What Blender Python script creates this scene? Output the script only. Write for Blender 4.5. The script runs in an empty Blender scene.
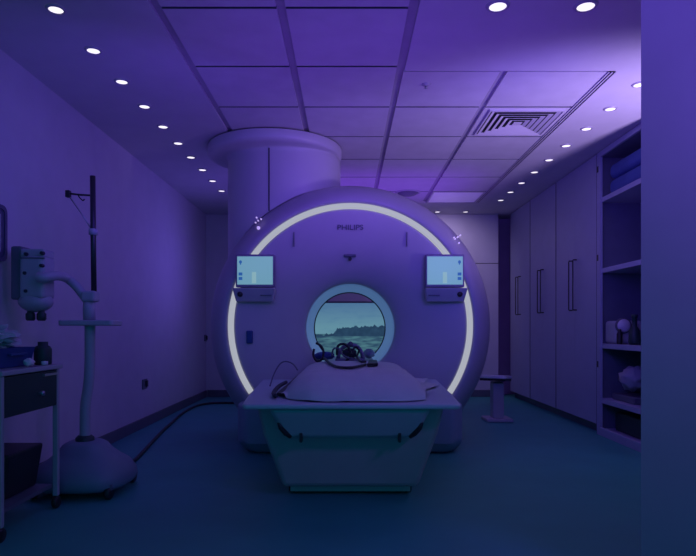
import bpy, math, random
from mathutils import Vector, Matrix, noise

random.seed(7)
C = bpy.context.scene.collection
PI = math.pi
F = 588.0                                   # focal length in pixels of a 696 px wide frame


def at(px, py, d):
    """world point that a pixel of the photograph shows at depth d"""
    return Vector(((px - 347) * d / F, d, 1 + (328 - py) * d / F))


# ------------------------------------------------------------------ materials
def srgb(r, g, b):
    f = lambda c: c / 12.92 if c <= .04045 else ((c + .055) / 1.055) ** 2.4
    return (f(r / 255), f(g / 255), f(b / 255), 1)


def mat(name, col, rough=.5, metal=0.0, var=.06, scale=6.0, bump=0.0, bscale=60.0,
        emit=None, strength=0.0, spec=.5, alpha=1.0):
    m = bpy.data.materials.new(name)
    m.use_nodes = True
    nt = m.node_tree
    b = nt.nodes['Principled BSDF']
    tc = nt.nodes.new('ShaderNodeTexCoord')
    n = nt.nodes.new('ShaderNodeTexNoise')
    n.inputs['Scale'].default_value = scale
    n.inputs['Detail'].default_value = 4
    nt.links.new(tc.outputs['Object'], n.inputs['Vector'])
    r = nt.nodes.new('ShaderNodeValToRGB')
    c0 = [max(0, c * (1 - var)) for c in col[:3]] + [1]
    c1 = [min(1, c * (1 + var)) for c in col[:3]] + [1]
    r.color_ramp.elements[0].position = .3
    r.color_ramp.elements[1].position = .7
    r.color_ramp.elements[0].color = c0
    r.color_ramp.elements[1].color = c1
    nt.links.new(n.outputs['Fac'], r.inputs['Fac'])
    nt.links.new(r.outputs['Color'], b.inputs['Base Color'])
    b.inputs['Roughness'].default_value = rough
    b.inputs['Metallic'].default_value = metal
    b.inputs['Specular IOR Level'].default_value = spec
    if bump:
        n2 = nt.nodes.new('ShaderNodeTexNoise')
        n2.inputs['Scale'].default_value = bscale
        nt.links.new(tc.outputs['Object'], n2.inputs['Vector'])
        bp = nt.nodes.new('ShaderNodeBump')
        bp.inputs['Strength'].default_value = bump
        bp.inputs['Distance'].default_value = .01
        nt.links.new(n2.outputs['Fac'], bp.inputs['Height'])
        nt.links.new(bp.outputs['Normal'], b.inputs['Normal'])
    if emit:
        b.inputs['Emission Color'].default_value = emit
        b.inputs['Emission Strength'].default_value = strength
    if alpha < 1:
        b.inputs['Alpha'].default_value = alpha
    return m


M = {}
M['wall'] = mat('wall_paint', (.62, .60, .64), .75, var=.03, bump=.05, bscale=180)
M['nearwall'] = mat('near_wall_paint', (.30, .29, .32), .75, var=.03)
M['wall_panel'] = mat('wall_panel_laminate', (.66, .64, .66), .45, var=.03)
M['ceiling'] = mat('ceiling_paint', (.60, .58, .62), .8, var=.03)
M['tile'] = mat('ceiling_tile', (.60, .58, .62), .7, var=.05, bump=.1, bscale=220)
M['groove'] = mat('ceiling_groove', (.40, .38, .43), .8)  # darker than the tiles, shade in the gaps put into the colour
M['floor'] = mat('floor_vinyl', (.05, .35, .29), .55, var=.06, scale=3.0, bump=.02, bscale=300)
M['base'] = mat('baseboard_vinyl', (.12, .13, .16), .5)
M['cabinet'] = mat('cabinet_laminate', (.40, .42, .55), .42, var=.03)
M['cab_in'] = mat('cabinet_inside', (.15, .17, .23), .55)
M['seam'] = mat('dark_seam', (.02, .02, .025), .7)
M['dark'] = mat('black_plastic', (.018, .02, .024), .45)
M['dkmetal'] = mat('dark_anodised_metal', (.05, .05, .06), .35, .5)
M['metal'] = mat('brushed_metal', (.45, .46, .5), .35, .8)
M['shell'] = mat('scanner_shell', (.52, .50, .55), .35, var=.02)
M['rim'] = mat('scanner_rim_shell', (.40, .38, .44), .38, var=.02)
M['face'] = mat('scanner_front_panel', (.50, .48, .52), .6, var=.02)
M['equip'] = mat('equipment_plastic', (.40, .41, .45), .4, var=.04)
M['equipdk'] = mat('dark_grey_plastic', (.13, .14, .18), .45)
M['plinth'] = mat('scanner_plinth_shell', (.24, .33, .40), .42, var=.03)
M['table'] = mat('couch_plastic', (.42, .55, .56), .4, var=.03)
M['tablelow'] = mat('couch_body_plastic', (.52, .42, .42), .45, var=.03)
M['standbase'] = mat('stand_base_plastic', (.17, .24, .30), .5, var=.04)
M['bezel'] = mat('purple_grey_bezel', (.24, .22, .30), .45)
M['monbez'] = mat('monitor_bezel', (.09, .09, .16), .45)
M['recess'] = mat('recess_paint', (.5, .34, .5), .8)
M['apron'] = mat('couch_apron_plastic', (.44, .46, .48), .4, var=.03)
M['sheet'] = mat('white_cotton', (.56, .66, .60), .9, var=.04, bump=.25, bscale=25)
M['matt'] = mat('blue_vinyl', (.06, .09, .30), .5)
M['blue'] = mat('blue_fabric', (.06, .10, .32), .8, var=.12, bump=.3, bscale=30)
M['dkblue'] = mat('dark_blue_plastic', (.02, .06, .22), .5)
M['coil'] = mat('coil_plastic', (.22, .19, .30), .4)
M['white'] = mat('white_plastic', (.75, .75, .78), .4, var=.03)
M['green'] = mat('dark_green_plastic', (.015, .05, .045), .5)
M['ring'] = mat('light_ring_diffuser', (.05, .05, .05), .5, emit=srgb(168, 172, 182), strength=1.0)
M['bore'] = mat('bore_liner', (.25, .35, .45), .45, emit=srgb(74, 106, 148), strength=.62)  # light inside the bore put into the liner as a glow
M['lamp'] = mat('downlight_lens', (.8, .8, .8), .4, emit=(1, .93, 1, 1), strength=1.15)
M['lamptrim'] = mat('downlight_trim', (.42, .40, .48), .4)
M['screen'] = mat('screen_glow', (.05, .05, .05), .3, emit=srgb(112, 162, 184), strength=.86)
M['icon'] = mat('screen_icon', (.01, .02, .05), .4, emit=srgb(40, 92, 160), strength=.9)
M['figure'] = mat('screen_figure', (.05, .05, .05), .4, emit=srgb(138, 180, 186), strength=.88)
M['panelglow'] = mat('pale_panel_glow', (.6, .58, .62), .3, emit=srgb(108, 84, 178), strength=.4)
M['mark'] = mat('painted_glint', (.8, .8, .8), .5, emit=srgb(190, 170, 220), strength=.8)  # glowing colour for the glints painted on the scanner rim
M['paper'] = mat('crumpled_film', (.55, .56, .6), .5, var=.1, bump=.3, bscale=20)
M['rack'] = mat('black_pad', (.03, .035, .05), .6)


def landscape_mat():
    m = bpy.data.materials.new('lake_landscape_picture')
    m.use_nodes = True
    nt = m.node_tree
    b = nt.nodes['Principled BSDF']
    b.inputs['Base Color'].default_value = (.02, .02, .02, 1)
    b.inputs['Roughness'].default_value = .3
    N = nt.nodes.new
    L = nt.links.new
    tc = N('ShaderNodeTexCoord')
    sep = N('ShaderNodeSeparateXYZ')
    L(tc.outputs['Object'], sep.inputs['Vector'])

    def math_(op, a, bb=None, c=None):
        q = N('ShaderNodeMath')
        q.operation = op
        for i, v in enumerate((a, bb, c)):
            if v is None:
                continue
            if isinstance(v, (int, float)):
                q.inputs[i].default_value = v
            else:
                L(v, q.inputs[i])
        return q.outputs[0]

    def nz(scale, sx, sz):
        mp = N('ShaderNodeMapping')
        mp.inputs['Scale'].default_value = (sx, 0, sz)
        L(tc.outputs['Object'], mp.inputs['Vector'])
        q = N('ShaderNodeTexNoise')
        q.inputs['Scale'].default_value = scale
        q.inputs['Detail'].default_value = 5
        L(mp.outputs['Vector'], q.inputs['Vector'])
        return q.outputs['Fac']

    def mix(f, a, bb):
        q = N('ShaderNodeMix')
        q.data_type = 'RGBA'
        L(f, q.inputs['Factor'])
        for k, v in ((6, a), (7, bb)):
            if isinstance(v, tuple):
                q.inputs[k].default_value = v
            else:
                L(v, q.inputs[k])
        return q.outputs[2]

    u, v = sep.outputs['X'], sep.outputs['Z']            # origin is the scanner axis height
    sky = N('ShaderNodeValToRGB')
    sky.color_ramp.elements[0].position = 0
    sky.color_ramp.elements[0].color = srgb(104, 152, 170)
    sky.color_ramp.elements[1].position = 1
    sky.color_ramp.elements[1].color = srgb(78, 118, 160)
    L(math_('MULTIPLY', v, 2.6), sky.inputs['Fac'])
    clouds = math_('MULTIPLY', math_('SUBTRACT', nz(3, 1.2, 5), .5), 1.2)
    clouds = math_('MINIMUM', math_('MAXIMUM', clouds, 0), .4)
    skyc = mix(clouds, sky.outputs['Color'], srgb(52, 96, 148))
    wat = N('ShaderNodeValToRGB')
    wat.color_ramp.elements[0].position = .35
    wat.color_ramp.elements[0].color = srgb(42, 72, 100)
    wat.color_ramp.elements[1].position = .62
    wat.color_ramp.elements[1].color = srgb(78, 124, 136)
    L(nz(4, 1.5, 9), wat.inputs['Fac'])
    below = math_('LESS_THAN', v, -.085)
    base = mix(below, skyc, wat.outputs['Color'])
    h = math_('MULTIPLY_ADD', nz(15, 1, 0), .17, -.075)
    h = math_('MULTIPLY_ADD', u, .05, h)
    isl = math_('MINIMUM', math_('MAXIMUM', math_('MULTIPLY_ADD', u, 9.0, 2.1), 0), 1)
    hh = math_('MULTIPLY_ADD', math_('SUBTRACT', isl, 1), .085, h)
    tree = math_('MULTIPLY', math_('LESS_THAN', v, hh), math_('GREATER_THAN', v, -.12))
    tcol = mix(nz(14, 1, 1), srgb(22, 44, 72), srgb(50, 84, 112))
    col = mix(tree, base, tcol)
    L(col, b.inputs['Emission Color'])
    b.inputs['Emission Strength'].default_value = .85
    return m


M['landscape'] = landscape_mat()


# ------------------------------------------------------------------ mesh builder
class MB:
    def __init__(s):
        s.v, s.f, s.m = [], [], []

    def add(s, vs, fs, mi=0):
        o = len(s.v)
        s.v += [Vector(p) for p in vs]
        s.f += [tuple(o + i for i in q) for q in fs]
        s.m += [mi] * len(fs)
        return s

    def box(s, x0, x1, y0, y1, z0, z1, mi=0, rot=None):
        vs = [Vector((x, y, z)) for z in (z0, z1) for y in (y0, y1) for x in (x0, x1)]
        if rot is not None:
            c = Vector(((x0 + x1) / 2, (y0 + y1) / 2, (z0 + z1) / 2))
            vs = [c + rot @ (p - c) for p in vs]
        return s.add(vs, [(0, 2, 3, 1), (4, 5, 7, 6), (0, 1, 5, 4), (2, 6, 7, 3), (0, 4, 6, 2), (1, 3, 7, 5)], mi)

    def frustum(s, a, b, mi=0):
        """a, b: lists of 4 points (bottom, top) in the same winding"""
        return s.add(list(a) + list(b), [(3, 2, 1, 0), (4, 5, 6, 7)] +
                     [(i, (i + 1) % 4, 4 + (i + 1) % 4, 4 + i) for i in range(4)], mi)

    def prism(s, poly, z0, z1, mi=0):
        n = len(poly)
        vs = [(x, y, z0) for x, y in poly] + [(x, y, z1) for x, y in poly]
        return s.add(vs, [tuple(range(n - 1, -1, -1)), tuple(range(n, 2 * n))] +
                     [(i, (i + 1) % n, n + (i + 1) % n, n + i) for i in range(n)], mi)

    def tube(s, pts, r, n=12, mi=0, closed=False, caps=True):
        pts = [Vector(p) for p in pts]
        rs = r if isinstance(r, (list, tuple)) else [r] * len(pts)
        k = len(pts)
        rings = []
        up = None
        for i, p in enumerate(pts):
            a = pts[(i - 1) % k] if (closed or i) else p
            b = pts[(i + 1) % k] if (closed or i < k - 1) else p
            t = (b - a).normalized()
            if up is None:
                up = Vector((0, 0, 1)) if abs(t.z) < .9 else Vector((1, 0, 0))
            sd = t.cross(up).normalized()
            up = sd.cross(t).normalized()
            rings.append([p + rs[i] * (math.cos(2 * PI * j / n) * sd + math.sin(2 * PI * j / n) * up) for j in range(n)])
        vs = [q for rg in rings for q in rg]
        fs = []
        for i in range(k if closed else k - 1):
            i2 = (i + 1) % k
            for j in range(n):
                j2 = (j + 1) % n
                fs.append((i * n + j, i * n + j2, i2 * n + j2, i2 * n + j))
        if not closed and caps:
            fs.append(tuple(range(n - 1, -1, -1)))
            fs.append(tuple((k - 1) * n + j for j in range(n)))
        return s.add(vs, fs, mi)

    def lathe(s, prof, org, axis='Z', n=48, a0=0, a1=2 * PI, mi=0, clampz=None):
        """prof: list of (r, t) with t along the axis"""
        full = abs(a1 - a0 - 2 * PI) < 1e-6
        na = n if full else n + 1
        vs = []
        for r, t in prof:
            for j in range(na):
                a = a0 + (a1 - a0) * j / n
                if axis == 'Z':
                    p = Vector((org[0] + r * math.cos(a), org[1] + r * math.sin(a), org[2] + t))
                elif axis == 'X':
                    p = Vector((org[0] + t, org[1] + r * math.cos(a), org[2] + r * math.sin(a)))
                else:
                    p = Vector((org[0] + r * math.cos(a), org[1] + t, org[2] + r * math.sin(a)))
                if clampz is not None:
                    p.z = max(p.z, clampz)
                vs.append(p)
        fs = []
        for i in range(len(prof) - 1):
            for j in range(n):
                j2 = (j + 1) % na
                fs.append((i * na + j, i * na + j2, (i + 1) * na + j2, (i + 1) * na + j))
        return s.add(vs, fs, mi)

    def blob(s, c, rx, ry, rz, seed=0, rough=0.0, nu=20, nv=12, mi=0, freq=3.0):
        c = Vector(c)
        vs, fs = [], []
        for i in range(nv + 1):
            th = PI * i / nv
            for j in range(nu):
                ph = 2 * PI * j / nu
                d = Vector((math.sin(th) * math.cos(ph), math.sin(th) * math.sin(ph), math.cos(th)))
                k = 1 + rough * noise.noise(d * freq + Vector((seed, seed * 2, 0)))
                vs.append(c + Vector((d.x * rx, d.y * ry, d.z * rz)) * k)
        for i in range(nv):
            for j in range(nu):
                j2 = (j + 1) % nu
                fs.append((i * nu + j, (i + 1) * nu + j, (i + 1) * nu + j2, i * nu + j2))
        return s.add(vs, fs, mi)

    def build(s, name, mats, parent=None, smooth=False, bevel=0, seg=2, sub=0, solid=0, org=None):
        if not isinstance(mats, (list, tuple)):
            mats = [mats]
        o0 = org if org is not None else (root_of(parent).location if parent else Vector((0, 0, 0)))
        o0 = Vector(o0)
        me = bpy.data.meshes.new(name)
        me.from_pydata([tuple(p - o0) for p in s.v], [], s.f)
        for m in mats:
            me.materials.append(m)
        for p, mi in zip(me.polygons, s.m):
            p.material_index = mi
            p.use_smooth = smooth
        me.update()
        o = bpy.data.objects.new(name, me)
        C.objects.link(o)
        if parent:
            o.parent = parent
        else:
            o.location = o0
        import bmesh
        bm = bmesh.new()
        bm.from_mesh(me)
        bmesh.ops.remove_doubles(bm, verts=bm.verts, dist=1e-5)
        bmesh.ops.recalc_face_normals(bm, faces=bm.faces)
        bm.to_mesh(me)
        bm.free()
        if solid:
            md = o.modifiers.new('thick', 'SOLIDIFY')
            md.thickness = solid
        if bevel:
            md = o.modifiers.new('bevel', 'BEVEL')
            md.width = bevel
            md.segments = seg
            md.limit_method = 'ANGLE'
            md.angle_limit = math.radians(35)
        if sub:
            md = o.modifiers.new('sub', 'SUBSURF')
            md.levels = md.render_levels = sub
        return o


def root_of(o):
    while o.parent:
        o = o.parent
    return o


def tag(o, label, cat, group=None):
    o['label'] = label
    o['category'] = cat
    if group:
        o['group'] = group
    return o


def thing(name, loc, label, cat, group=None):
    o = bpy.data.objects.new(name, None)
    o.empty_display_size = .1
    C.objects.link(o)
    o.location = loc
    return tag(o, label, cat, group)


def struct(o):
    o['kind'] = 'structure'
    return o


def dup(root, loc, label):
    r = root.copy()
    C.objects.link(r)
    r.location = loc
    r['label'] = label
    for ch in list(root.children):
        c = ch.copy()
        C.objects.link(c)
        c.parent = r
        for g in list(ch.children):
            d = g.copy()
            C.objects.link(d)
            d.parent = c
    return r


def smooth_path(pts, k=6):
    """Catmull-Rom through pts"""
    pts = [Vector(p) for p in pts]
    out = []
    for i in range(len(pts) - 1):
        p0, p1, p2, p3 = pts[max(0, i - 1)], pts[i], pts[i + 1], pts[min(len(pts) - 1, i + 2)]
        for j in range(k):
            t = j / k
            out.append(.5 * ((2 * p1) + (p2 - p0) * t + (2 * p0 - 5 * p1 + 4 * p2 - p3) * t * t +
                             (3 * p1 - p0 - 3 * p2 + p3) * t ** 3))
    out.append(pts[-1])
    return out


# ------------------------------------------------------------------ the room
H = 2.65
XL, XR, DB = -2.05, 3.0, 8.55
struct(MB().box(XL - .2, XR + .2, -1.2, 9.1, -.1, 0).build('floor', M['floor']))
struct(MB().box(XL - .15, XL, -1.2, 9.1, 0, H).build('wall_left', M['wall']))
mb = MB()
mb.box(XL, -1.0, DB, DB + .15, 0, H)
mb.box(-1.0, 2.2, DB, DB + .15, 0, 1.935)
mb.box(-1.0, 2.2, DB, DB + .15, 1.945, H)
mb.box(-1.0, 2.2, DB + .012, DB + .14, 1.935, 1.945, 1)
struct(mb.build('wall_back', [M['wall_panel'], M['seam']]))
struct(MB().box(2.05, XR, DB + .35, DB + .5, 0, H).box(2.05, 2.2, DB + .152, DB + .35, 0, H).build('wall_recess', M['recess']))
struct(MB().box(XR, XR + .15, -1.2, 9.1, 0, H).build('wall_right', M['wall']))
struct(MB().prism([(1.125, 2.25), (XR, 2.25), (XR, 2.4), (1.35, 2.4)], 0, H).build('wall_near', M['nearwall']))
struct(MB().box(XL, XL + .018, -1.2, DB - .02, 0, .1).build('baseboard_left', M['base'], bevel=.004))
struct(MB().box(XL + .02, 2.2, DB - .018, DB, 0, .1).build('baseboard_back', M['base'], bevel=.004))

# ceiling: plain margins plus a grid of lay-in tiles with shadow gaps
XG = [-.98, -.34, .34, 1.01, 1.70]
DG = [3.03 + .68 * k for k in range(-4, 7)] + [7.73]
mb = MB()
mb.box(XL - .15, XR + .15, -1.2, 9.1, H + .016, H + .12, 2)
mb.box(XL - .15, XG[0] - .022, -1.2, 9.1, H, H + .02, 0)
mb.box(XG[4] + .028, XR + .15, -1.2, 9.1, H, H + .02, 0)
mb.box(XG[0] - .022, XG[4] + .028, 7.73, 9.1, H, H + .02, 0)
mb.box(XG[0] - .022, XG[4] + .028, -1.2, DG[0], H, H + .02, 0)
mb.box(XG[2] + .03, XG[4] + .028, DG[0], 3.775, H, H + .02, 0)
VENT = (1.365, 4.72, .285)
for i in range(4):
    for j in range(len(DG) - 1):
        y0, y1 = DG[j] + .011, DG[j + 1] - .011
        if i >= 2:
            if y1 <= 3.78:
                continue
            y0 = max(y0, 3.787)
        x0, x1 = XG[i] + .024, XG[i + 1] - .024
        if i == 3:
            x1 = XG[4] - .016
        mb.box(x0, x1, y0, y1, H, H + .018, 1)
        if y0 != 3.787:
            mb.m[-4] = 3  # front tile edge coloured dark to stand for shade in the gap
struct(mb.build('ceiling', [M['ceiling'], M['tile'], M['groove'], M['base']]))

# linear slot at the right edge of the tiles
sd = thing('slot_diffuser', (1.706, 5.75, H), 'long thin double-line air slot along the right edge of the ceiling tiles', 'air vent')
MB().box(1.686, 1.726, 3.79, 7.72, H - .004, H + .014).build('slot_recess', M['dark'], sd)
mb = MB()
for xa, xb in ((1.681, 1.688), (1.702, 1.710), (1.724, 1.731)):
    mb.box(xa, xb, 3.78, 7.73, H - .009, H - .0035)
mb.build('slot_frame', M['ceiling'], sd)

# square four-way air vent
vx, vy, vh = VENT
av = thing('air_vent', (vx, vy, H), 'square four-way louvred air vent in a right-hand ceiling tile', 'air vent')
mb = MB()
for a in range(4):
    R = Matrix.Rotation(a * PI / 2, 3, 'Z')
    o = Vector((vx, vy, 0))
    a4 = [o + R @ Vector(p) for p in ((-vh, -vh, H - .014), (vh, -vh, H - .014), (vh - .012, -vh + .012, H - .014), (-vh + .012, -vh + .012, H - .014))]
    b4 = [p + Vector((0, 0, .014)) for p in a4]
    mb.frustum(a4, b4)
mb.build('vent_frame', M['ceiling'], av)
MB().box(vx - vh + .01, vx + vh - .01, vy - vh + .01, vy + vh - .01, H - .003, H - .001).build('vent_backing', M['dark'], av)
for a in range(4):
    R = Matrix.Rotation(a * PI / 2, 3, 'Z')
    o = Vector((vx, vy, 0))
    mb = MB()
    s = vh - .022
    k = 0
    while s > .05:
        q = s - .026
        a4 = [o + R @ Vector(p) for p in ((-s, -s, H - .014), (s, -s, H - .014), (q, -q, H - .004), (-q, -q, H - .004))]
        mb.frustum(a4, [p + Vector((0, 0, .003)) for p in a4])
        s -= .046
    if a == 0:
        mb.box(vx - s, vx + s, vy - s, vy + s, H - .012, H - .008)
    mb.build('louvre_bank', M['ceiling'], av)

# pale panel with a faint glow of its own, near the far end
pl = thing('ceiling_pale_panel', (1.37, 7.40, H), 'pale square panel set in the far right of the ceiling tiles', 'ceiling light')
MB().box(1.06, 1.66, 7.13, 7.70, H - .004, H - .001).build('panel_face', M['panelglow'], pl)
mb = MB()
for q in ((1.04, 1.68, 7.115, 7.13), (1.04, 1.68, 7.70, 7.715), (1.04, 1.06, 7.13, 7.70), (1.66, 1.68, 7.13, 7.70)):
    mb.box(*q, H - .008, H - .001)
mb.build('frame', M['lamptrim'], pl)

# round ceiling speaker / dark dome
cs = thing('ceiling_dome', (.74, 7.15, H), 'small dark round dome on the ceiling above the scanner', 'ceiling dome')
MB().lathe([(.0, -.045), (.06, -.042), (.10, -.03), (.125, -.012), (.13, -.001)], (.74, 7.15, H), n=28).build('dome_cover', M['equipdk'], cs, smooth=True)
MB().lathe([(.13, -.001), (.13, -.012), (.15, -.010), (.155, -.001)], (.74, 7.15, H), n=28).build('trim_ring', M['lamptrim'], cs, smooth=True)

sp = thing('sprinkler_head', at(426, 84, 3.98), 'tiny sprinkler head on the ceiling to the right of the middle tiles', 'sprinkler')
q = Vector((sp.location.x, sp.location.y, H))
sp.location = q
MB().lathe([(.0, -.012), (.018, -.012), (.03, -.004), (.032, -.0005)], q, n=16).build('escutcheon', M['lamptrim'], sp, smooth=True)
MB().lathe([(.0, -.03), (.008, -.03), (.012, -.026), (.006, -.024), (.006, -.011)], q, n=12).build('nozzle', M['metal'], sp, smooth=True)

# downlights
LR = .036


def downlight(loc, label, group):
    t = thing('downlight', loc, label, 'ceiling light', group)
    MB().lathe([(.0, -.005), (LR * .6, -.006), (LR, -.005), (LR, -.001)], loc, n=24).build('lens', M['lamp'], t)
    MB().lathe([(LR, -.001), (LR, -.008), (LR + .004, -.010), (LR + .013, -.005), (LR + .015, -.0005)], loc, n=24).build('trim_ring', M['lamptrim'], t, smooth=True)
    return t


ORD = ['first', 'second', 'third', 'fourth', 'fifth', 'sixth', 'seventh', 'eighth', 'ninth', 'tenth']
first = None
left_d = [3.04, 3.49, 3.93, 4.37, 4.81, 5.24, 5.67, 6.12, 6.58, 7.06]
for k, d in enumerate(left_d):
    lb = f'round white downlight in the left ceiling row, {ORD[k]} counting from the camera'
    if first is None:
        first = downlight(Vector((-1.505, d, H)), lb, 'recessed ceiling downlights')
    else:
        dup(first, (-1.505, d, H), lb)
right_d = [3.98, 4.42, 4.86, 5.31, 5.76, 6.21, 6.67, 7.12, 7.57]
for k, d in enumerate(right_d):
    dup(first, (1.98, d, H), f'round pale downlight in the row above the cabinets, {ORD[k]} counting from the camera')
NEARL = [dup(first, (.772, 3.01, H), 'left one of the two large bright downlights at the top edge of the picture'),
         dup(first, (1.222, 3.01, H), 'right one of the two large bright downlights at the top edge of the picture')]
for o in NEARL:
    o.scale = (1.22, 1.22, 1)
dup(first, (1.28, 8.33, H), 'left one of the two tiny downlights close to the back wall')
dup(first, (1.68, 8.33, H), 'right one of the two tiny downlights close to the back wall')

# ------------------------------------------------------------------ MRI scanner
GX, GZ = .028, 1.0
GO = (GX, 0, GZ)
mri = thing('mri_scanner', (GX, 5.4, 0), 'large ring-shaped MRI scanner with a glowing white arc and open round bore', 'scanner')
NS = 128
rim = [(1.002, 4.835), (1.003, 4.800), (1.03, 4.795), (1.06, 4.805), (1.11, 4.85), (1.155, 4.915), (1.185, 4.985), (1.2, 5.07),
       (1.2, 5.85), (1.19, 5.93), (1.15, 5.98), (.40, 5.98), (.366, 5.97)]
RO = (GX, 0, GZ + .02)
MB().lathe(rim, RO, 'Y', NS, clampz=.004).build('outer_shell', M['rim'], mri, smooth=True)
face = [(.374, 4.99), (.379, 4.965), (.392, 4.94), (.43, 4.912), (.49, 4.884), (.57, 4.858), (.68, 4.836), (.80, 4.818), (.88, 4.808), (.935, 4.804), (.952, 4.806), (.955, 4.835)]
fm = MB().lathe(face, GO, 'Y', NS)
for v in fm.v:
    r_ = math.hypot(v.x - GX, v.z - GZ)
    v.z = max(.004, v.z + .02 * min(1, max(0, (r_ - .45) / .45)))
fm.build('front_panel', M['face'], mri, smooth=True)
MB().lathe([(.955, 4.835), (.958, 4.80), (.962, 4.795), (.996, 4.795), (1.000, 4.80), (1.002, 4.835)], RO, 'Y', 110,
           math.radians(-34), math.radians(214)).build('light_ring', M['ring'], mri, smooth=True)
MB().lathe([(.955, 4.834), (1.002, 4.834)], RO, 'Y', 60, math.radians(214), math.radians(326), clampz=.004).build('ring_channel', M['rim'], mri)
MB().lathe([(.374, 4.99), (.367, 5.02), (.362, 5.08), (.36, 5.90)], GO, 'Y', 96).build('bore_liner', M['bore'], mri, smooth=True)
MB().lathe([(.36, 5.90), (.352, 5.905), (.352, 5.95), (.366, 5.97)], GO, 'Y', 96).build('bore_rim', M['dark'], mri, smooth=True)
# lower plinth that carries the ring
mb = MB()
ptl = [(-.87, 5.9), (-.88, 4.72), (-.80, 4.62), (.84, 4.62), (.93, 4.72), (.92, 5.9)]
pbl = [(-.80, 5.9), (-.80, 4.76), (-.72, 4.68), (.78, 4.68), (.86, 4.76), (.86, 5.9)]
n = 6
vs = [(x, y, .002) for x, y in pbl] + [(x, y, .09) for x, y in ptl] + [(x, y, .40) for x, y in ptl]
fs = [tuple(range(n - 1, -1, -1)), tuple(range(2 * n, 3 * n))]
for L_ in range(2):
    fs += [(L_ * n + i, L_ * n + (i + 1) % n, (L_ + 1) * n + (i + 1) % n, (L_ + 1) * n + i) for i in range(n)]
mb.add(vs, fs)
mb.build('plinth', M['plinth'], mri, bevel=.03, seg=3)
# seams on the face, socket, laser window
for px in (294, 407):
    p = at(px, 239, 4.8)
    MB().box(p.x - .003, p.x + .003, 4.795, 4.82, p.z - .06, p.z + .055).build('panel_seam', M['equipdk'], mri)
p = at(249.5, 337, 4.8)
MB().box(p.x - .026, p.x + .026, 4.79, 4.84, p.z - .053, p.z + .053).build('socket', M['dkblue'], mri, bevel=.01)
p = at(350, 256, 4.8)
lw = MB().box(p.x - .05, p.x + .05, 4.832, 4.87, p.z - .003, p.z + .02)
lw.build('laser_window', M['equipdk'], mri, bevel=.006)
MB().lathe([(0, 4.826), (.014, 4.826), (.016, 4.87)], (p.x, 0, p.z - .018), 'Y', 16).build('laser_lens', M['dark'], mri)
# glints on the rim, put in as small glowing marks
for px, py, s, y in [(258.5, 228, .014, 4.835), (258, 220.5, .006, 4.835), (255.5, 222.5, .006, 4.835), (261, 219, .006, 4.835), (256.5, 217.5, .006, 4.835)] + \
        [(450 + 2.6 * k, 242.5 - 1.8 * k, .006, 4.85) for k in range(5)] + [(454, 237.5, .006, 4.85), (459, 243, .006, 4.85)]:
    MB().lathe([(0, -.010), (s, -.008), (s, .02)], at(px, py, y), 'Y', 10).build('glint_mark', M['mark'], mri)

# maker's lettering
cu = bpy.data.curves.new('txt', 'FONT')
cu.body = 'PHILIPS'
cu.size = 1
cu.extrude = .01
cu.offset = .012
tmp = bpy.data.objects.new('txt', cu)
C.objects.link(tmp)
bpy.context.view_layer.update()
me = bpy.data.meshes.new_from_object(tmp.evaluated_get(bpy.context.evaluated_depsgraph_get()))
bpy.data.objects.remove(tmp)
xs = [v.co.x for v in me.vertices]
ys = [v.co.y for v in me.vertices]
w, h = max(xs) - min(xs), max(ys) - min(ys)
p = at(350.4, 227, 4.8)
FY = 4.8125
for v in me.vertices:
    v.co = Vector(((v.co.x - min(xs) - w / 2) / w * .212 + p.x, FY - v.co.z * .3, (v.co.y - min(ys) - h / 2) / h * .042 + p.z)) - mri.location
me.materials.append(M['equipdk'])
lo = bpy.data.objects.new('lettering', me)
C.objects.link(lo)
lo.parent = mri

# two touch displays, each over a small control ledge
for sx, cx in ((-1, 255), (1, 445)):
    c = at(cx, 270.5, 4.74)
    hw, hh = .143, .113
    ds = MB().box(c.x - hw - .014, c.x + hw + .014, 4.742, 4.80, c.z - hh - .022, c.z + hh + .018).build('display', M['bezel'], mri, bevel=.008)
    sc = MB().box(c.x - hw, c.x + hw, 4.738, 4.743, c.z - hh, c.z + hh).build('screen', M['screen'], ds)
    for py in (262, 274, 278.5):
        q = at(cx + sx * 14.5, py, 4.737)
        mbi = MB()
        if py == 262:
            mbi.blob(q, .012, .002, .014, nu=10, nv=6)
            mbi.box(q.x - .004, q.x + .004, q.y - .002, q.y + .001, q.z - .022, q.z - .01)
        else:
            mbi.box(q.x - .015, q.x + .015, q.y - .002, q.y + .001, q.z - .012, q.z + .012)
        mbi.build('icon', M['icon'], ds)
    q = at(cx + sx * 0.5 - .5, 277, 4.737)
    MB().box(q.x - .017, q.x + .017, q.y - .001, q.y + .001, q.z - .05, q.z + .04).build('figure', M['figure'], ds, bevel=.0)
    # ledge
    z1, z0 = 1 + (328 - 288) * 4.72 / F, 1 + (328 - 301.5) * 4.72 / F
    x0, x1 = c.x - .178, c.x + .165
    if sx > 0:
        x0, x1 = c.x - .165, c.x + .178
    lg = MB().frustum([(x0 + .02, 4.76, z0), (x1 - .02, 4.76, z0), (x1 - .02, 4.80, z0), (x0 + .02, 4.80, z0)],
                      [(x0, 4.70, z1), (x1, 4.70, z1), (x1, 4.80, z1), (x0, 4.80, z1)]).build('control_ledge', M['face'], mri, bevel=.01, seg=3)
    kx = c.x + sx * .118
    MB().lathe([(0, -.012), (.02, -.012), (.022, 0), (.022, .02)], (kx, 4.726, (z0 + z1) / 2 + .005), 'Y', 18).build('knob', M['dark'], lg, smooth=True)
    lx = c.x - sx * .09
    MB().box(lx - .045, lx + .045, 4.722, 4.745, (z0 + z1) / 2 - .008, (z0 + z1) / 2 + .0).build('label_strip', M['equipdk'], lg)

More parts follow.
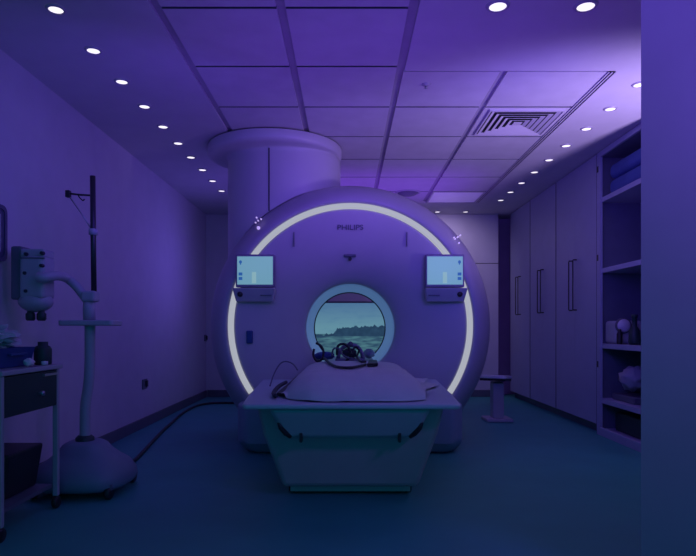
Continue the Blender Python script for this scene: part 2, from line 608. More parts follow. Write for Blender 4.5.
# ------------------------------------------------------------------ service column above the scanner
CX, CY = -.66, 5.42
col = thing('service_column', (CX, CY, H), 'wide round column from the ceiling down to the top of the scanner', 'column')


def rim_R(y):
    pr = rim[3:9]
    if y <= pr[0][1]:
        return pr[0][0]
    for (r0, y0), (r1, y1) in zip(pr, pr[1:]):
        if y0 <= y <= y1:
            return r0 + (r1 - r0) * (y - y0) / max(1e-6, y1 - y0)
    return 1.2


NA = 96
prof = [(.605, H - .012, 0), (.61, H - .025, 0), (.61, H - .075, 0), (.605, H - .092, .02), (.59, H - .104, .1), (.56, H - .108, .35), (.52, H - .112, .85),
        (.512, H - .12, 1), (.512, H - .16, 1)]
EX, EY, EC = .515, .45, -.575                # oval shaft below the round collar
vs, fs = [], []
for r, z, k in prof:
    for j in range(NA):
        a = 2 * PI * j / NA
        x0, y0 = CX + r * math.cos(a), CY + r * math.sin(a)
        x1, y1 = EC + EX * math.cos(a), CY + EY * math.sin(a)
        vs.append((x0 + (x1 - x0) * k, y0 + (y1 - y0) * k, z))
for j in range(NA):
    a = 2 * PI * j / NA
    x, y = EC + EX * math.cos(a), CY + EY * math.sin(a)
    dx = x - GX
    R = rim_R(y)
    z = GZ + .02 + math.sqrt(max(0, R * R - dx * dx)) + .006 if abs(dx) < R else 1.05
    vs.append((x, y, z))
for i in range(len(prof)):
    for j in range(NA):
        j2 = (j + 1) % NA
        fs.append((i * NA + j, i * NA + j2, (i + 1) * NA + j2, (i + 1) * NA + j))
MB().add(vs, fs).build('column_shell', M['shell'], col, smooth=True)
MB().lathe([(.0, H - .013), (.585, H - .013), (.585, H - .001)], (CX, CY, 0), n=64).build('ceiling_gap_shade', M['seam'], col)  # dark filler painted in for the shade between collar and ceiling
sx_ = (269 - 347) * 4.975 / F
sy_ = CY - EY * math.sqrt(1 - ((sx_ - EC) / EX) ** 2)
zb = GZ + .02 + math.sqrt(rim_R(sy_) ** 2 - (sx_ - GX) ** 2) + .01
MB().box(sx_ - .005, sx_ + .005, sy_ - .004, sy_ + .02, zb, H - .125).build('shell_seam', M['seam'], col)

# ------------------------------------------------------------------ patient couch
ct = thing('patient_table', (.02, 3.9, 0), 'wide white patient table with a winged top docked in front of the scanner', 'patient table')


def rounded_poly(pts, r, k=5):
    out = []
    n = len(pts)
    for i in range(n):
        p, a, b = Vector(pts[i]), Vector(pts[i - 1]), Vector(pts[(i + 1) % n])
        u, w = (a - p).normalized(), (b - p).normalized()
        p0, p1 = p + u * r, p + w * r
        for j in range(k + 1):
            t = j / k
            out.append(tuple((1 - t) ** 2 * p0 + 2 * t * (1 - t) * p + t * t * p1))
    return out


wing = rounded_poly([(-.555, 3.08), (.60, 3.08), (.635, 3.5), (.70, 4.60), (-.66, 4.60), (-.59, 3.5)], .04)
MB().prism(wing, .572, .60).build('table_wing', M['table'], ct, bevel=.012, seg=3)
# pedestal body, tapering to the floor
mb = MB()
top = [(-.50, 3.24), (.54, 3.24), (.62, 4.55), (-.58, 4.55)]
mid = [(-.47, 3.30), (.51, 3.30), (.60, 4.55), (-.56, 4.55)]
bot = [(-.38, 3.46), (.42, 3.46), (.46, 4.55), (-.42, 4.55)]
vs = [(x, y, .06) for x, y in bot] + [(x, y, .40) for x, y in mid] + [(x, y, .565) for x, y in top]
fs = [(3, 2, 1, 0), (8, 9, 10, 11)]
for L_ in range(2):
    fs += [(L_ * 4 + i, L_ * 4 + (i + 1) % 4, (L_ + 1) * 4 + (i + 1) % 4, (L_ + 1) * 4 + i) for i in range(4)]
mb.add(vs, fs)
mb.build('pedestal', M['tablelow'], ct, bevel=.035, seg=3)
# apron panel in the middle of the front
MB().frustum([(-.34, 3.215, .395), (.375, 3.215, .395), (.375, 3.33, .395), (-.34, 3.33, .395)],
             [(-.42, 3.105, .571), (.45, 3.105, .571), (.45, 3.30, .571), (-.42, 3.30, .571)]).build('front_apron', M['apron'], ct, bevel=.03, seg=4)
for s in (-1, 1):
    x = lambda v: .018 + s * v
    MB().tube([(x(.385), 3.165, .492), (x(.375), 3.178, .462), (x(.35), 3.192, .428), (x(.325), 3.205, .405)], [.010, .015, .015, .010], 10).build('grip', M['dark'], ct, smooth=True)
    MB().box(x(.268) - .008, x(.268) + .008, 3.185, 3.24, .378, .43).build('latch', M['dark'], ct, bevel=.004)
MB().box(-.34, .38, 3.53, 4.5, .02, .07).build('kick_plate', M['tablelow'], ct)
for x in (-.33, .37):
    for y in (3.58, 4.40):
        MB().lathe([(0, -.02), (.03, -.02), (.035, -.012), (.035, .012), (.03, .02), (0, .02)], (x, y, .036), 'X', 18).build('caster', M['dark'], ct, smooth=True)
# dark cradle under the mattress and the narrow tongue into the bore
cr = rounded_poly([(-.415, 3.42), (.38, 3.26), (.38, 4.76), (-.40, 4.76)], .05)
MB().prism(cr, .601, .622).build('cradle', M['dark'], ct, bevel=.008)
MB().box(-.19, .245, 4.80, 5.93, .675, .715).build('bore_cradle', M['equip'], mri, bevel=.015)
# straps and loose black pad on the left of the cradle
MB().tube(smooth_path([(-.40, 3.30, .618), (-.43, 3.45, .620), (-.43, 3.7, .632), (-.405, 3.9, .64)]), [.013] * 19, 8).build('strap', M['rack'], ct, smooth=True)
MB().tube(smooth_path([at(270, 386, 4.0), at(274, 374, 4.08), at(280, 364, 4.12), at(286, 361.5, 4.12), at(293, 364, 4.08), at(297.5, 370, 4.0)]), .005, 8).build('strap_cord', M['equipdk'], ct, smooth=True)

# mattress
mt = MB().prism(rounded_poly([(-.33, 3.45), (.36, 3.45), (.36, 4.72), (-.33, 4.72)], .07), .623, .672).build('mattress', M['matt'], bevel=.02, seg=3)
tag(mt, 'blue vinyl mattress under the white sheet on the patient table', 'mattress')

# sheet
nx, ny = 70, 84
SY0 = 3.155


def sheet_z(x, y):
    fr = min(1, max(0, (y - SY0) / .42))
    f = (1 - (1 - fr) ** 2.2) ** .75 if fr > 0 else 0
    t = abs((x - .02) / (.385 if x < .02 else .47))
    z = .608 + .124 * f * (1 - min(1, t) ** 5) ** .55
    if x > .41:
        k = min(1, (x - .41) / .12)
        z = z * (1 - k) + (.606 + .020 * abs(noise.noise(Vector((x * 14, y * 7, 1))))) * k
    z += .0045 * noise.noise(Vector((x * 6, y * 5, 3))) + .003 * noise.noise(Vector((x * 17, y * 4, 8)))
    return z


vs, fs = [], []
for j in range(ny + 1):
    v = j / ny
    right = .43 + .17 * max(0, min(1, (v - .1) / .35)) + .020 * math.sin(v * 17) + .03 * noise.noise(Vector((v * 8, 2, 0)))
    right -= .10 * max(0, (v - .84) / .16)
    left = -.365 - .012 * (1 - v) + .006 * math.sin(v * 14)
    for i in range(nx + 1):
        u = i / nx
        x = left + (right - left) * u
        edge = .20 * max(0, -(x + .12) / .26) ** 2 + .05 * max(0, (x - .2) / .2) ** 2   # the front hem curves back at its ends
        y = SY0 + edge + (4.775 - SY0 - edge) * v
        z = sheet_z(x, y - edge * (1 - v))
        if x < -.345:
            z = max(z, .632)
        if i == 0:
            z -= .004
        vs.append((x, y, max(z, .6035)))
for j in range(ny):
    for i in range(nx):
        a = j * (nx + 1) + i
        fs.append((a, a + 1, a + nx + 2, a + nx + 1))
sh = MB().add(vs, fs).build('bed_sheet', M['sheet'], smooth=True)
tag(sh, 'rumpled white sheet spread over the patient table, spilling over its right side', 'sheet')


def on_sheet(px, py, lift=.0135):
    """point on top of the sheet seen at a pixel"""
    d = F * (1 - .735 - lift) / (py - 328)
    for _ in range(12):
        p = at(px, py, d)
        zz = (sheet_z(p.x, d) if d < 4.76 else .735) + lift
        d = .5 * d + .5 * F * (1 - zz) / (py - 328)
    p = at(px, py, d)
    return p

# ---- things lying at the mouth of the bore
hc = thing('receiver_coil', (.03, 5.02, .735), 'purple-grey receiver coil cage lying at the mouth of the bore', 'coil')
mb = MB()
mb.prism(rounded_poly([(-.10, 4.90), (.155, 4.90), (.155, 5.16), (-.10, 5.16)], .05), .718, .745)
mb.build('coil_base', M['coil'], hc, bevel=.01)
for y in (4.94, 5.03, 5.12):
    arc = [(.03 + .105 * math.cos(t), y, .742 + .115 * math.sin(t)) for t in [PI * k / 14 for k in range(15)]]
    MB().tube(arc, .017, 10).build('coil_arch', M['coil'], hc, smooth=True)
MB().tube([(.03, 4.92, .86), (.03, 5.0, .864), (.03, 5.13, .862)], .022, 10).build('coil_bridge', M['equipdk'], hc, smooth=True)
MB().blob((.02, 4.93, .785), .06, .035, .045, 2, .3).build('chin_pad', M['rack'], hc, smooth=True)


def cable(name, pts, r, m, label):
    o = MB().tube(smooth_path(pts), r, 8).build(name, m, smooth=True)
    return tag(o, label, 'cable')


cable('coil_cable', [at(316, 343, 4.86), at(321, 346, 4.85), at(323.5, 352, 4.84), at(322, 359, 4.83), at(317, 361, 4.82), at(313.5, 356, 4.84), at(314, 349, 4.86)], .010, M['dark'],
      'black cable standing up in a loop at the left of the bore mouth')
cable('coil_cable', [at(324, 358, 4.80), on_sheet(330, 363.5), on_sheet(338, 367), on_sheet(350, 367.8), on_sheet(360, 366), on_sheet(365.5, 364.5)], .010, M['dark'],
      'black cable lying in a long curve on the sheet before the bore')
cable('coil_cable', [at(337, 355, 4.86), at(338, 346, 4.87), at(344, 344, 4.88), at(349, 348, 4.87), at(350, 356, 4.86), at(346, 361, 4.84)], .011, M['dark'],
      'black cable coiled in a tight hoop over the left side of the coil cage')
cable('coil_cable', [at(351, 355, 4.82), at(355, 347, 4.83), at(359, 350, 4.83), at(357, 357, 4.80), on_sheet(361, 361.5), on_sheet(366, 361.5)], .009, M['dark'],
      'thin black cable twisting off the right side of the coil cage')
q4 = [on_sheet(367, 366.5, .006), on_sheet(378, 366, .006), on_sheet(377, 362.8, .006), on_sheet(369, 362.8, .006)]
up = Vector((0, 0, .022))
cable('coil_cable', [at(332, 356, 4.83), at(333.5, 349, 4.82), at(339, 349, 4.81), at(343, 355, 4.80), at(349, 358, 4.80), at(355, 358.5, 4.80)], .007, M['equipdk'],
      'grey cable looping low across the front of the coil cage')
pd = MB().frustum(q4, [p + up for p in q4]).build('wedge_pad', M['dark'], bevel=.006, seg=3)
tag(pd, 'flat black wedge pad at the right end of the cables on the sheet', 'pad')
cu1 = MB().blob((-.19, 4.97, .765), .085, .06, .036, 3, .2).build('cushion', M['blue'], smooth=True)
tag(cu1, 'small blue cushion left of the coil cage in the bore mouth', 'cushion')
cu2 = MB().blob((.20, 5.31, .77), .05, .12, .042, 5, .2).build('cushion', M['coil'], smooth=True)
tag(cu2, 'long dull purple cushion right of the coil cage inside the bore', 'cushion')

# ------------------------------------------------------------------ wall display behind the bore
wd = thing('wall_display', (.02, DB - .03, 1.0), 'wall display behind the bore showing a lake with a dark tree line', 'display')
MB().box(-.80, .86, DB - .045, DB - .001, .50, 1.385).build('display_frame', M['equipdk'], wd, bevel=.006)
MB().box(-.775, .835, DB - .049, DB - .044, .525, 1.36).build('picture', M['landscape'], wd)

# ------------------------------------------------------------------ tall cabinets on the right
KX = 2.36


def hinge(parent, y, z, m='dark'):
    return MB().box(KX - .006, KX + .01, y - .02, y + .02, z - .03, z + .03).build('hinge', M[m], parent, bevel=.004)


def cabinet(y0, y1, label):
    t = thing('tall_cabinet', (KX, (y0 + y1) / 2, 0), label, 'cabinet', 'tall cabinets along the right wall')
    mb = MB()
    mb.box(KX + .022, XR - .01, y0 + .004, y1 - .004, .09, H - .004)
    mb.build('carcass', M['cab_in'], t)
    MB().box(KX + .07, XR - .02, y0 + .004, y1 - .004, .0, .09).build('plinth', M['equipdk'], t)
    ym = (y0 + y1) / 2
    for a, b, s in ((y0 + .009, ym - .001, 1), (ym + .001, y1 - .009, -1)):
        dm = MB().box(KX, KX + .021, a, b, .095, H - .008)
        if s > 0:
            dm.m[2] = 1  # facing door edge coloured dark to stand for shade between units
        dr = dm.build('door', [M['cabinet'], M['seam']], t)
        hy = (b - .055) if s > 0 else (a + .055)
        mbh = MB()
        mbh.tube([(KX - .001, hy, 1.70), (KX - .036, hy, 1.70), (KX - .04, hy, 1.69), (KX - .04, hy, 1.195), (KX - .036, hy, 1.185), (KX - .001, hy, 1.185)], .0065, 8)
        mbh.build('handle', M['dark'], dr, smooth=False)
    return t


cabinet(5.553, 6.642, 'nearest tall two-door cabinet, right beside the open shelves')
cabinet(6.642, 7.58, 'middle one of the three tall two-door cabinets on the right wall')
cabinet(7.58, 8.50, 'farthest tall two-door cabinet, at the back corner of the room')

# open shelf cabinet
S0, S1 = 4.45, 5.55
sc = thing('shelf_cabinet', (KX, 5.0, 0), 'tall open-fronted shelf cabinet between the doors and the near wall', 'cabinet')
mb = MB()
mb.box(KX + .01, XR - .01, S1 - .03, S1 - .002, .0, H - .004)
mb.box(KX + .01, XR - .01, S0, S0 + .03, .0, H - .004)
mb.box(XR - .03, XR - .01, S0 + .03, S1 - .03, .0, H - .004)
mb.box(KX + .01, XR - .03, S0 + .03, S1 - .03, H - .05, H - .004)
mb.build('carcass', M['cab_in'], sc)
mb = MB()
mb.box(KX - .004, KX + .02, S1 - .075, S1 - .002, .0, H - .006)
mb.box(KX - .004, KX + .02, S0, S0 + .075, .0, H - .006)
mb.box(KX - .004, KX + .02, S0 + .075, S1 - .075, H - .055, H - .006)
mb.box(KX - .004, KX + .02, S0 + .075, S1 - .075, 0, .075)
mb.build('face_frame', M['cabinet'], sc, bevel=.003)
SH = [2.215, 1.555, .855, .345, .06]
for z in SH:
    MB().box(KX + .012, XR - .032, S0 + .032, S1 - .032, z - .045, z).build('shelf', M['cabinet'], sc, bevel=.003)
for z in (2.49, 1.66, .66):
    hinge(sc, S1 - .02, z)

# on the shelves (only their far ends show)
z = SH[0]
for k, (h_, lb) in enumerate(((.15, 'thick folded blue blanket lying on the top shelf, under the other one'),
                              (.14, 'folded blue blanket on top of the stack on the top shelf'))):
    b = MB().box(KX + .06, KX + .50, 4.60 + .04 * k, 5.44, z + .002, z + h_).build('folded_blanket', M['blue'], bevel=.05, seg=4)
    tag(b, lb, 'blanket', 'folded blankets on the top shelf')
    z += h_ + .002
z = SH[2]
bx = thing('monitor_box', (KX + .17, 5.36, z), 'pale boxy device with a round dial on the middle shelf', 'device')
MB().box(KX + .035, KX + .30, 5.26, 5.47, z + .002, z + .21).build('case', M['equip'], bx, bevel=.03, seg=3)
MB().lathe([(0, -.03), (.05, -.03), (.06, -.015), (.06, .01)], (KX + .11, 5.26, z + .165), 'Y', 24).build('dial', M['white'], bx, smooth=True)
MB().lathe([(.06, -.018), (.07, -.014), (.07, .01)], (KX + .11, 5.26, z + .165), 'Y', 24).build('dial_ring', M['equipdk'], bx, smooth=True)
MB().box(KX + .06, KX + .09, 5.25, 5.27, z + .03, z + .05).build('button', M['dark'], bx)
b = MB().lathe([(0, .002), (.022, .002), (.024, .02), (.024, .09), (.014, .11), (.014, .135), (0, .135)], (KX + .05, 5.20, z), n=20).build('dark_bottle', M['dark'], smooth=True)
tag(b, 'small black bottle in front of the dial device on the middle shelf', 'bottle')
b = MB().lathe([(0, .002), (.045, .002), (.05, .03), (.045, .12), (.02, .16), (.02, .23), (.026, .235), (.026, .26), (0, .26)], (KX + .10, 5.03, z), n=20).build('spray_bottle', M['green'], smooth=True)
tag(b, 'dark green flask on the middle shelf beside the near stile', 'bottle')
z = SH[3]
b = MB().blob((KX + .17, 5.18, z + .125), .12, .11, .10, 9, .35, 26, 16).build('folded_bag', M['equip'], smooth=True)
tag(b, 'rounded pale bag on the shelf below the dial device', 'bag')
b = MB().box(KX + .08, KX + .45, 5.0, 5.42, z + .002, z + .06).build('document_tray', M['equipdk'], bevel=.01)
tag(b, 'flat grey tray beneath the pale bag on the lower shelf', 'tray')
for o in list(C.objects):
    if o.name == 'folded_bag':
        o.location.z += .085
z = SH[4]
b = MB().box(KX + .10, KX + .48, 4.85, 5.40, z + .002, z + .17)
b = b.build('storage_crate', M['green'], bevel=.015)
tag(b, 'dark green crate on the bottom shelf of the open cabinet', 'crate')

# ------------------------------------------------------------------ small trolley beyond the scanner
tr = thing('step_trolley', (1.62, 6.35, 0), 'low white side table behind the right edge of the scanner', 'side table')
R = Matrix.Rotation(math.radians(-28), 3, 'Z') @ Matrix.Rotation(math.radians(-4), 3, 'X')
MB().box(1.46, 1.75, 6.2, 6.5, .455, .49, rot=R).build('table_top', M['white'], tr, bevel=.01)
MB().box(1.47, 1.74, 6.21, 6.49, .43, .454, rot=R).build('table_edge', M['dark'], tr)
MB().box(1.56, 1.68, 6.28, 6.42, .03, .42).build('pedestal', M['equip'], tr, bevel=.015)
MB().box(1.48, 1.76, 6.21, 6.49, .001, .035).build('base', M['equip'], tr, bevel=.01)

# ------------------------------------------------------------------ left side: contrast injector on its stand
BX, BY = -1.61, 3.62
ij = thing('contrast_injector', (BX, BY, 0), 'contrast injector on a wheeled stand with a tall pole by the left wall', 'medical injector')
# base: squashed dome body with a hump
mb = MB()
prof = [(0, .31), (.09, .308), (.12, .29), (.15, .25), (.19, .215), (.245, .175), (.28, .12), (.288, .075), (.27, .05), (0, .05)]
vs, fs, N_ = [], [], 40
for r, z in prof:
    for j in range(N_):
        a = 2 * PI * j / N_
        cx_, sy2 = math.cos(a), math.sin(a)
        k = (abs(cx_) ** 3 + abs(sy2) ** 3) ** (-1 / 3)
        vs.append((BX + r * k * cx_, BY + r * k * sy2 * .95, z))
for i in range(len(prof) - 1):
    for j in range(N_):
        j2 = (j + 1) % N_
        fs.append((i * N_ + j, i * N_ + j2, (i + 1) * N_ + j2, (i + 1) * N_ + j))
mb.add(vs, fs).build('stand_base', M['standbase'], ij, smooth=True)
for x, y in ((-.22, -.19), (.22, -.19), (-.22, .19), (.22, .19)):
    w = MB().lathe([(0, -.018), (.034, -.018), (.04, -.01), (.04, .01), (.034, .018), (0, .018)], (BX + x, BY + y, .041), 'X', 20).build('caster', M['dark'], ij, smooth=True)
    MB().box(BX + x - .024, BX + x + .024, BY + y - .02, BY + y + .02, .055, .09).build('fork', M['equipdk'], w, bevel=.005)
P = lambda px, py, d=BY: at(px, py, d)
MB().tube(smooth_path([P(85, 447), P(85, 425), P(85.5, 405), P(88.5, 385), P(89.8, 365), P(90, 345), P(90, 322)]), .031, 16).build('lower_column', M['equip'], ij, smooth=True)
MB().lathe([(.055, .285), (.055, .325), (.04, .34), (.031, .34)], (P(85, 445).x, BY, 0), n=24).build('column_collar', M['green'], ij, smooth=True)
MB().prism(rounded_poly([(P(64, 322).x, BY - .09), (P(118, 322).x, BY - .09), (P(118, 322).x, BY + .09), (P(64, 322).x, BY + .09)], .03), 1.014, 1.048).build('tray_plate', M['equip'], ij, bevel=.008, seg=3)
MB().tube([P(89.5, 321), P(89, 310), P(89.5, 300)], .036, 16).build('neck', M['equip'], ij, smooth=True)
MB().box(P(83.5, 0).x, P(97.5, 0).x, BY - .045, BY + .045, P(0, 302).z, P(0, 291).z).build('clamp_block', M['equip'], ij, bevel=.015, seg=3)
ms = MB().tube([P(94, 296), P(93.3, 240), P(92.7, 176)], .0165, 12).build('mast', M['dkmetal'], ij, smooth=True)
MB().lathe([(.0165, -.02), (.026, -.018), (.026, .018), (.0165, .02)], P(93.2, 232), n=16).build('mast_collar', M['equip'], ij, smooth=True)
hk = MB().tube([P(93, 195.5), P(80, 194.8), P(69, 193.5)], .006, 8).build('hook_arm', M['dark'], ij, smooth=True)
MB().box(P(66, 0).x, P(70.5, 0).x, BY - .015, BY + .015, P(0, 197.5).z, P(0, 190.5).z).build('end_stop', M['dark'], hk, bevel=.004)
MB().tube(smooth_path([P(78, 195), P(80, 198), P(83, 200.5), P(84.5, 199)], 4), .004, 6).build('hook', M['dark'], hk, smooth=True)
MB().tube([P(69, 196), P(81, 213), P(92, 230)], .0045, 8).build('stay_rod', M['metal'], ij, smooth=True)
MB().tube(smooth_path([P(88.5, 302), P(83, 294.5), P(76, 286), P(68, 279), at(60, 276, 3.52), at(53, 276, 3.44), at(44, 277.5, 3.39), at(38, 277.5, 3.39)]), .028, 16).build('arm', M['equip'], ij, smooth=True)
# injector head
HD = 3.50
hx = at(37.5, 0, HD).x
hd = MB().box(at(25, 0, HD).x, at(50, 0, HD).x, HD - .075, HD + .075, at(0, 300, HD).z, at(0, 256, HD).z).build('injector_head', M['equip'], ij, bevel=.03, seg=4)
MB().box(at(15, 0, HD).x, at(26, 0, HD).x, HD - .05, HD + .08, at(0, 300, HD).z, at(0, 247, HD).z).build('back_housing', M['equipdk'], hd, bevel=.012, seg=2)
MB().box(at(26, 0, HD).x, at(49.5, 0, HD).x, HD - .065, HD + .065, at(0, 259, HD).z, at(0, 250, HD).z).build('top_cap', M['equip'], hd, bevel=.012, seg=2)
MB().box(at(26, 0, HD).x, at(50.3, 0, HD).x, HD - .077, HD - .06, at(0, 260.2, HD).z, at(0, 258.8, HD).z).build('cap_seam', M['equipdk'], hd)
vs = []
MB().blob((at(36, 0, HD).x, HD, at(0, 302, HD).z), .098, .085, .062, 0, 0, 24, 14).build('head_bowl', M['equip'], hd, smooth=True)
for px in (30.5, 41.5):
    c = at(px, 316, HD - .01)
    MB().lathe([(0, -.028), (.02, -.028), (.027, -.018), (.027, .012), (.018, .022), (.018, .04)], c, n=18).build('syringe_port', M['green'], hd, smooth=True)
for px, py in ((25.5, 254), (41.5, 253), (24.5, 273), (41, 265.5), (25.5, 291)):
    c = at(px, py, HD - .078)
    MB().lathe([(0, -.004), (.010, -.004), (.012, .02)], c, 'Y', 10).build('button', M['rack'], hd)

# injector cable on the floor
def fl(px, py):
    d = F / (py - 328) * 1.0
    p = at(px, py, d)
    p.z = .0155
    return p


cable('power_cable', [fl(128, 467) + Vector((0, 0, .03)), fl(135, 462), fl(150, 446), fl(163, 432), fl(172, 424), fl(182, 415), fl(194, 408), fl(205, 405), fl(218, 404), fl(232, 404), Vector((-1.1, 7.75, .0155))], .014, M['dark'],
      'thick black cable running along the floor by the left wall to the scanner')

# ------------------------------------------------------------------ instrument cart at the left edge
X0, X1, Y0, Y1, TZ = -2.02, -1.60, 2.72, 3.28, .80
cart = thing('instrument_cart', (-1.81, 3.0, 0), 'grey metal cart with one dark drawer at the left edge', 'cart')
MB().box(X0, X1 + .012, Y0 - .012, Y1 + .012, TZ - .025, TZ).build('cart_top', M['equip'], cart, bevel=.006)
for x in (X0 + .015, X1 - .015):
    for y in (Y0 + .015, Y1 - .015):
        l = MB().box(x - .014, x + .014, y - .014, y + .014, .07, TZ - .026).build('leg', M['equip'], cart, bevel=.004)
        MB().lathe([(0, -.014), (.03, -.014), (.034, -.008), (.034, .008), (.03, .014), (0, .014)], (x, y, .035), 'X', 16).build('caster', M['dark'], l, smooth=True)
dw = MB().box(X0 + .03, X1 - .002, Y0 + .032, Y1 - .032, .575, TZ - .03).build('drawer', M['green'], cart, bevel=.006)
MB().lathe([(0, .026), (.012, .024), (.014, .012), (.008, .004), (.008, -.004)], (X1, 3.06, .66), 'X', 14).build('knob', M['metal'], dw, smooth=True)
MB().box(X1 - .002, X1 + .008, 3.10, 3.24, .745, .757).build('drawer_rail', M['metal'], cart)
MB().box(X0 + .03, X1 - .03, Y0 + .03, Y1 - .03, .12, .14).build('lower_shelf', M['equipdk'], cart)
b = MB().frustum([(-1.96, 2.92, .142), (-1.70, 2.92, .142), (-1.70, 3.22, .142), (-1.96, 3.22, .142)],
                 [(-1.98, 2.90, .37), (-1.67, 2.90, .37), (-1.67, 3.24, .37), (-1.98, 3.24, .37)]).build('storage_bin', M['dark'], bevel=.012)
tag(b, 'black storage bin on the lower shelf of the cart', 'bin')
# tray and clutter on top
ty = thing('supply_tray', (-1.84, 2.98, TZ), 'deep blue plastic tray on top of the cart', 'tray')
mb = MB()
a4 = [(-2.0, 2.82, TZ + .002), (-1.69, 2.82, TZ + .002), (-1.69, 3.13, TZ + .002), (-2.0, 3.13, TZ + .002)]
b4 = [(-2.02, 2.80, TZ + .10), (-1.67, 2.80, TZ + .10), (-1.67, 3.15, TZ + .10), (-2.02, 3.15, TZ + .10)]
vs = a4 + b4 + [(-2.005, 2.815, TZ + .10), (-1.685, 2.815, TZ + .10), (-1.685, 3.135, TZ + .10), (-2.005, 3.135, TZ + .10)] + \
    [(-1.99, 2.83, TZ + .07), (-1.70, 2.83, TZ + .07), (-1.70, 3.12, TZ + .07), (-1.99, 3.12, TZ + .07)]
fs = [(3, 2, 1, 0), (12, 13, 14, 15)]
for L_ in range(3):
    fs += [(L_ * 4 + i, L_ * 4 + (i + 1) % 4, (L_ + 1) * 4 + (i + 1) % 4, (L_ + 1) * 4 + i) for i in range(4)]
mb.add(vs, fs).build('tray_body', M['dkblue'], ty)
MB().box(-1.675, -1.655, 2.90, 3.05, TZ + .06, TZ + .075).build('tray_lip', M['dkblue'], ty, bevel=.004)
b = MB().blob((-1.85, 2.975, TZ + .155), .14, .13, .07, 4, .7, 40, 24, freq=4.5).build('crumpled_wrap', M['paper'])
tag(b, 'crumpled translucent plastic wrap heaped in the blue tray', 'plastic wrap')
b = MB().lathe([(0, .002), (.042, .002), (.045, .01), (.045, .085), (.036, .10), (.026, .105), (.026, .125), (0, .125)], (-1.66, 3.21, TZ), n=20).build('green_bottle', M['green'], smooth=True)
tag(b, 'squat dark green bottle at the far corner of the cart top', 'bottle')
b = MB().blob((-1.632, 3.02, TZ + .024), .022, .03, .022, 11, .4).build('cotton_swab_ball', M['white'], smooth=True)
tag(b, 'small white cotton ball on the cart top beside the tray', 'cotton ball')
b = MB().lathe([(0, .002), (.016, .002), (.017, .012), (.017, .022), (0, .024)], (-1.615, 3.14, TZ), n=16).build('pill_cup', M['white'], smooth=True)
tag(b, 'tiny white cup at the right edge of the cart top', 'cup')

# monitor on the left wall
wm = thing('wall_monitor', (XL, 3.2, 1.56), 'dark-framed monitor with rounded corners hung on the left wall above the cart', 'monitor')
zz0, zz1, yy0, yy1 = 1.39, 1.72, 2.85, 3.49
pts = rounded_poly([(yy0, zz0), (yy1, zz0), (yy1, zz1), (yy0, zz1)], .05)
n = len(pts)
ins = rounded_poly([(yy0 + .022, zz0 + .022), (yy1 - .022, zz0 + .022), (yy1 - .022, zz1 - .022), (yy0 + .022, zz1 - .022)], .04)
vs = [(XL + .002, y, z) for y, z in pts] + [(XL + .035, y, z) for y, z in pts] + [(XL + .035, y, z) for y, z in ins] + [(XL + .028, y, z) for y, z in ins]
fs = [tuple(range(n)), tuple(3 * n + i for i in range(n))]
for L_ in range(3):
    fs += [(L_ * n + i, L_ * n + (i + 1) % n, (L_ + 1) * n + (i + 1) % n, (L_ + 1) * n + i) for i in range(n)]
MB().add(vs, fs).build('bezel', M['monbez'], wm)
MB().box(XL + .0282, XL + .031, yy0 + .06, yy1 - .06, zz0 + .055, zz1 - .055).build('screen', M['equip'], wm)
MB().lathe([(0, .012), (.02, .012), (.024, .0)], (XL + .031, 3.36, 1.63), 'X', 16).build('button', M['dark'], wm)

# wall sockets
def socket(px, py, label, s=.045):
    d = F * 2.05 / (347 - px)
    p = at(px, py, d)
    t = thing('wall_socket', (XL, d, p.z), label, 'wall socket', 'wall sockets on the left wall')
    MB().box(XL + .001, XL + .014, d - s * 1.3, d + s * 1.3, p.z - s, p.z + s).build('plate', M['equipdk'], t, bevel=.004)
    MB().box(XL + .0145, XL + .03, d - s * .1, d + s * .9, p.z - s * .6, p.z + s * .7).build('plug', M['dark'], t, bevel=.006)


socket(144, 384, 'dark wall socket low on the left wall beyond the injector stand', .05)
socket(205, 338, 'small wall socket farther along the left wall next to the scanner', .045)

# ------------------------------------------------------------------ light
PUR = (.25, .05, 1.0)


def area(name, loc, target, sx, sy, power, col=PUR, spread=180):
    l = bpy.data.lights.new(name, 'AREA')
    l.shape = 'RECTANGLE'
    l.size, l.size_y = sx, sy
    l.energy = power
    l.color = col
    l.spread = math.radians(spread)
    o = bpy.data.objects.new(name, l)
    C.objects.link(o)
    o.location = loc
    o.rotation_euler = (Vector(target) - Vector(loc)).to_track_quat('-Z', 'Y').to_euler()
    return o


def spot(name, loc, target, power, ang, col=PUR, blend=.8, size=.05):
    l = bpy.data.lights.new(name, 'SPOT')
    l.energy = power
    l.color = col
    l.spot_size = math.radians(ang)
    l.spot_blend = blend
    l.shadow_soft_size = size
    o = bpy.data.objects.new(name, l)
    C.objects.link(o)
    o.location = loc
    o.rotation_euler = (Vector(target) - Vector(loc)).to_track_quat('-Z', 'Y').to_euler()
    return o


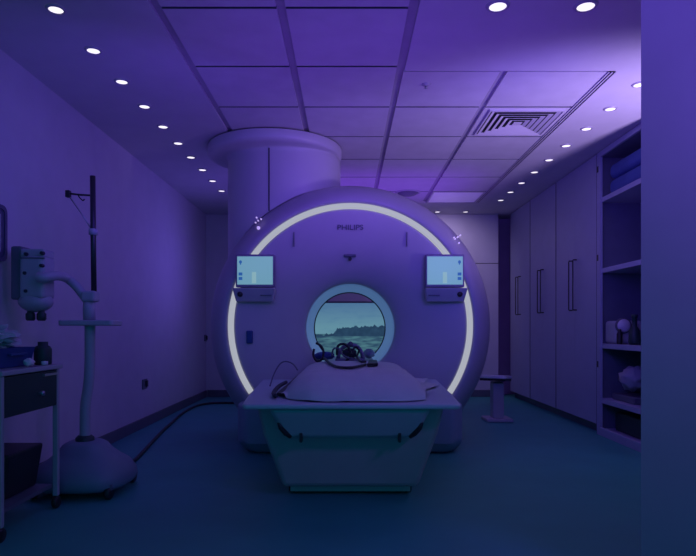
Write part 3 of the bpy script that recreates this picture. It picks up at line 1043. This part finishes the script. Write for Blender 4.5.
# unseen area lamps added in mid-air to brighten ceiling, walls, column and scanner front
area('ceiling_fill', (.3, 3.5, 1.7), (.3, 3.9, 3), 2.4, 1.6, 7.5)
area('ceiling_fill_far', (.2, 6.9, 2.28), (.2, 6.9, 3), 2.4, 1.4, 7)
area('left_wall_wash', (-1.05, 6.75, 1.75), (-2.05, 6.45, 1.7), 1.2, .9, 4.5, (.21, .13, 1.0), 180)
area('left_wall_wash_near', (-.95, 3.3, 1.9), (-2.05, 4.9, 1.75), .9, .6, 2.4, (.15, .07, 1.0), 180)
area('front_wash', (.2, 1.6, 2.55), (.1, 4.8, 2.1), 2.2, .5, 4.2, (.18, .05, 1), 110)
area('right_wash', (1.0, 3.2, 1.8), (2.4, 6.6, 1.95), .6, .8, 6.5, (.13, .06, 1.0), 130)
area('column_wash', (.5, 3.9, 2.2), (-.6, 5.2, 2.15), .5, .4, 1.2, (.27, .12, 1.0), 90)
area('near_wall_wash', (2.0, .9, 2.2), (1.6, 2.25, 1.85), .8, .3, 10.5, (.24, .08, 1), 130)
spot('strip_wash', (2.62, 3.4, 1.3), (1.95, 4.7, 2.65), 205, 100, (.57, .42, 1.0), 1.0, .1)  # unseen spot added for the glow on the right ceiling strip
spot('back_wall_wash', (1.25, 7.75, 2.6), (1.5, 8.55, 1.8), 22, 110, (.66, .52, 1.0), 1.0, .02)

w = bpy.data.worlds.new('room_ambience')
bpy.context.scene.world = w
w.use_nodes = True
bg = w.node_tree.nodes['Background']
bg.inputs['Color'].default_value = (.0, .44, .74, 1)
bg.inputs['Strength'].default_value = .42  # teal fill added through the open side behind the camera

# ------------------------------------------------------------------ camera
cam = bpy.data.cameras.new('camera')
cam.sensor_width = 36
cam.lens = F / 696 * 36
cam.shift_y = 50 / 696
cam.shift_x = 1 / 696
cam.clip_start = .05
co = bpy.data.objects.new('camera', cam)
C.objects.link(co)
co.location = (0, 0, 1)
co.rotation_euler = (PI / 2, 0, 0)
S = bpy.context.scene
S.camera = co
S.view_settings.view_transform = 'Standard'
S.view_settings.look = 'None'
S.view_settings.exposure = 0
S.view_settings.gamma = 1
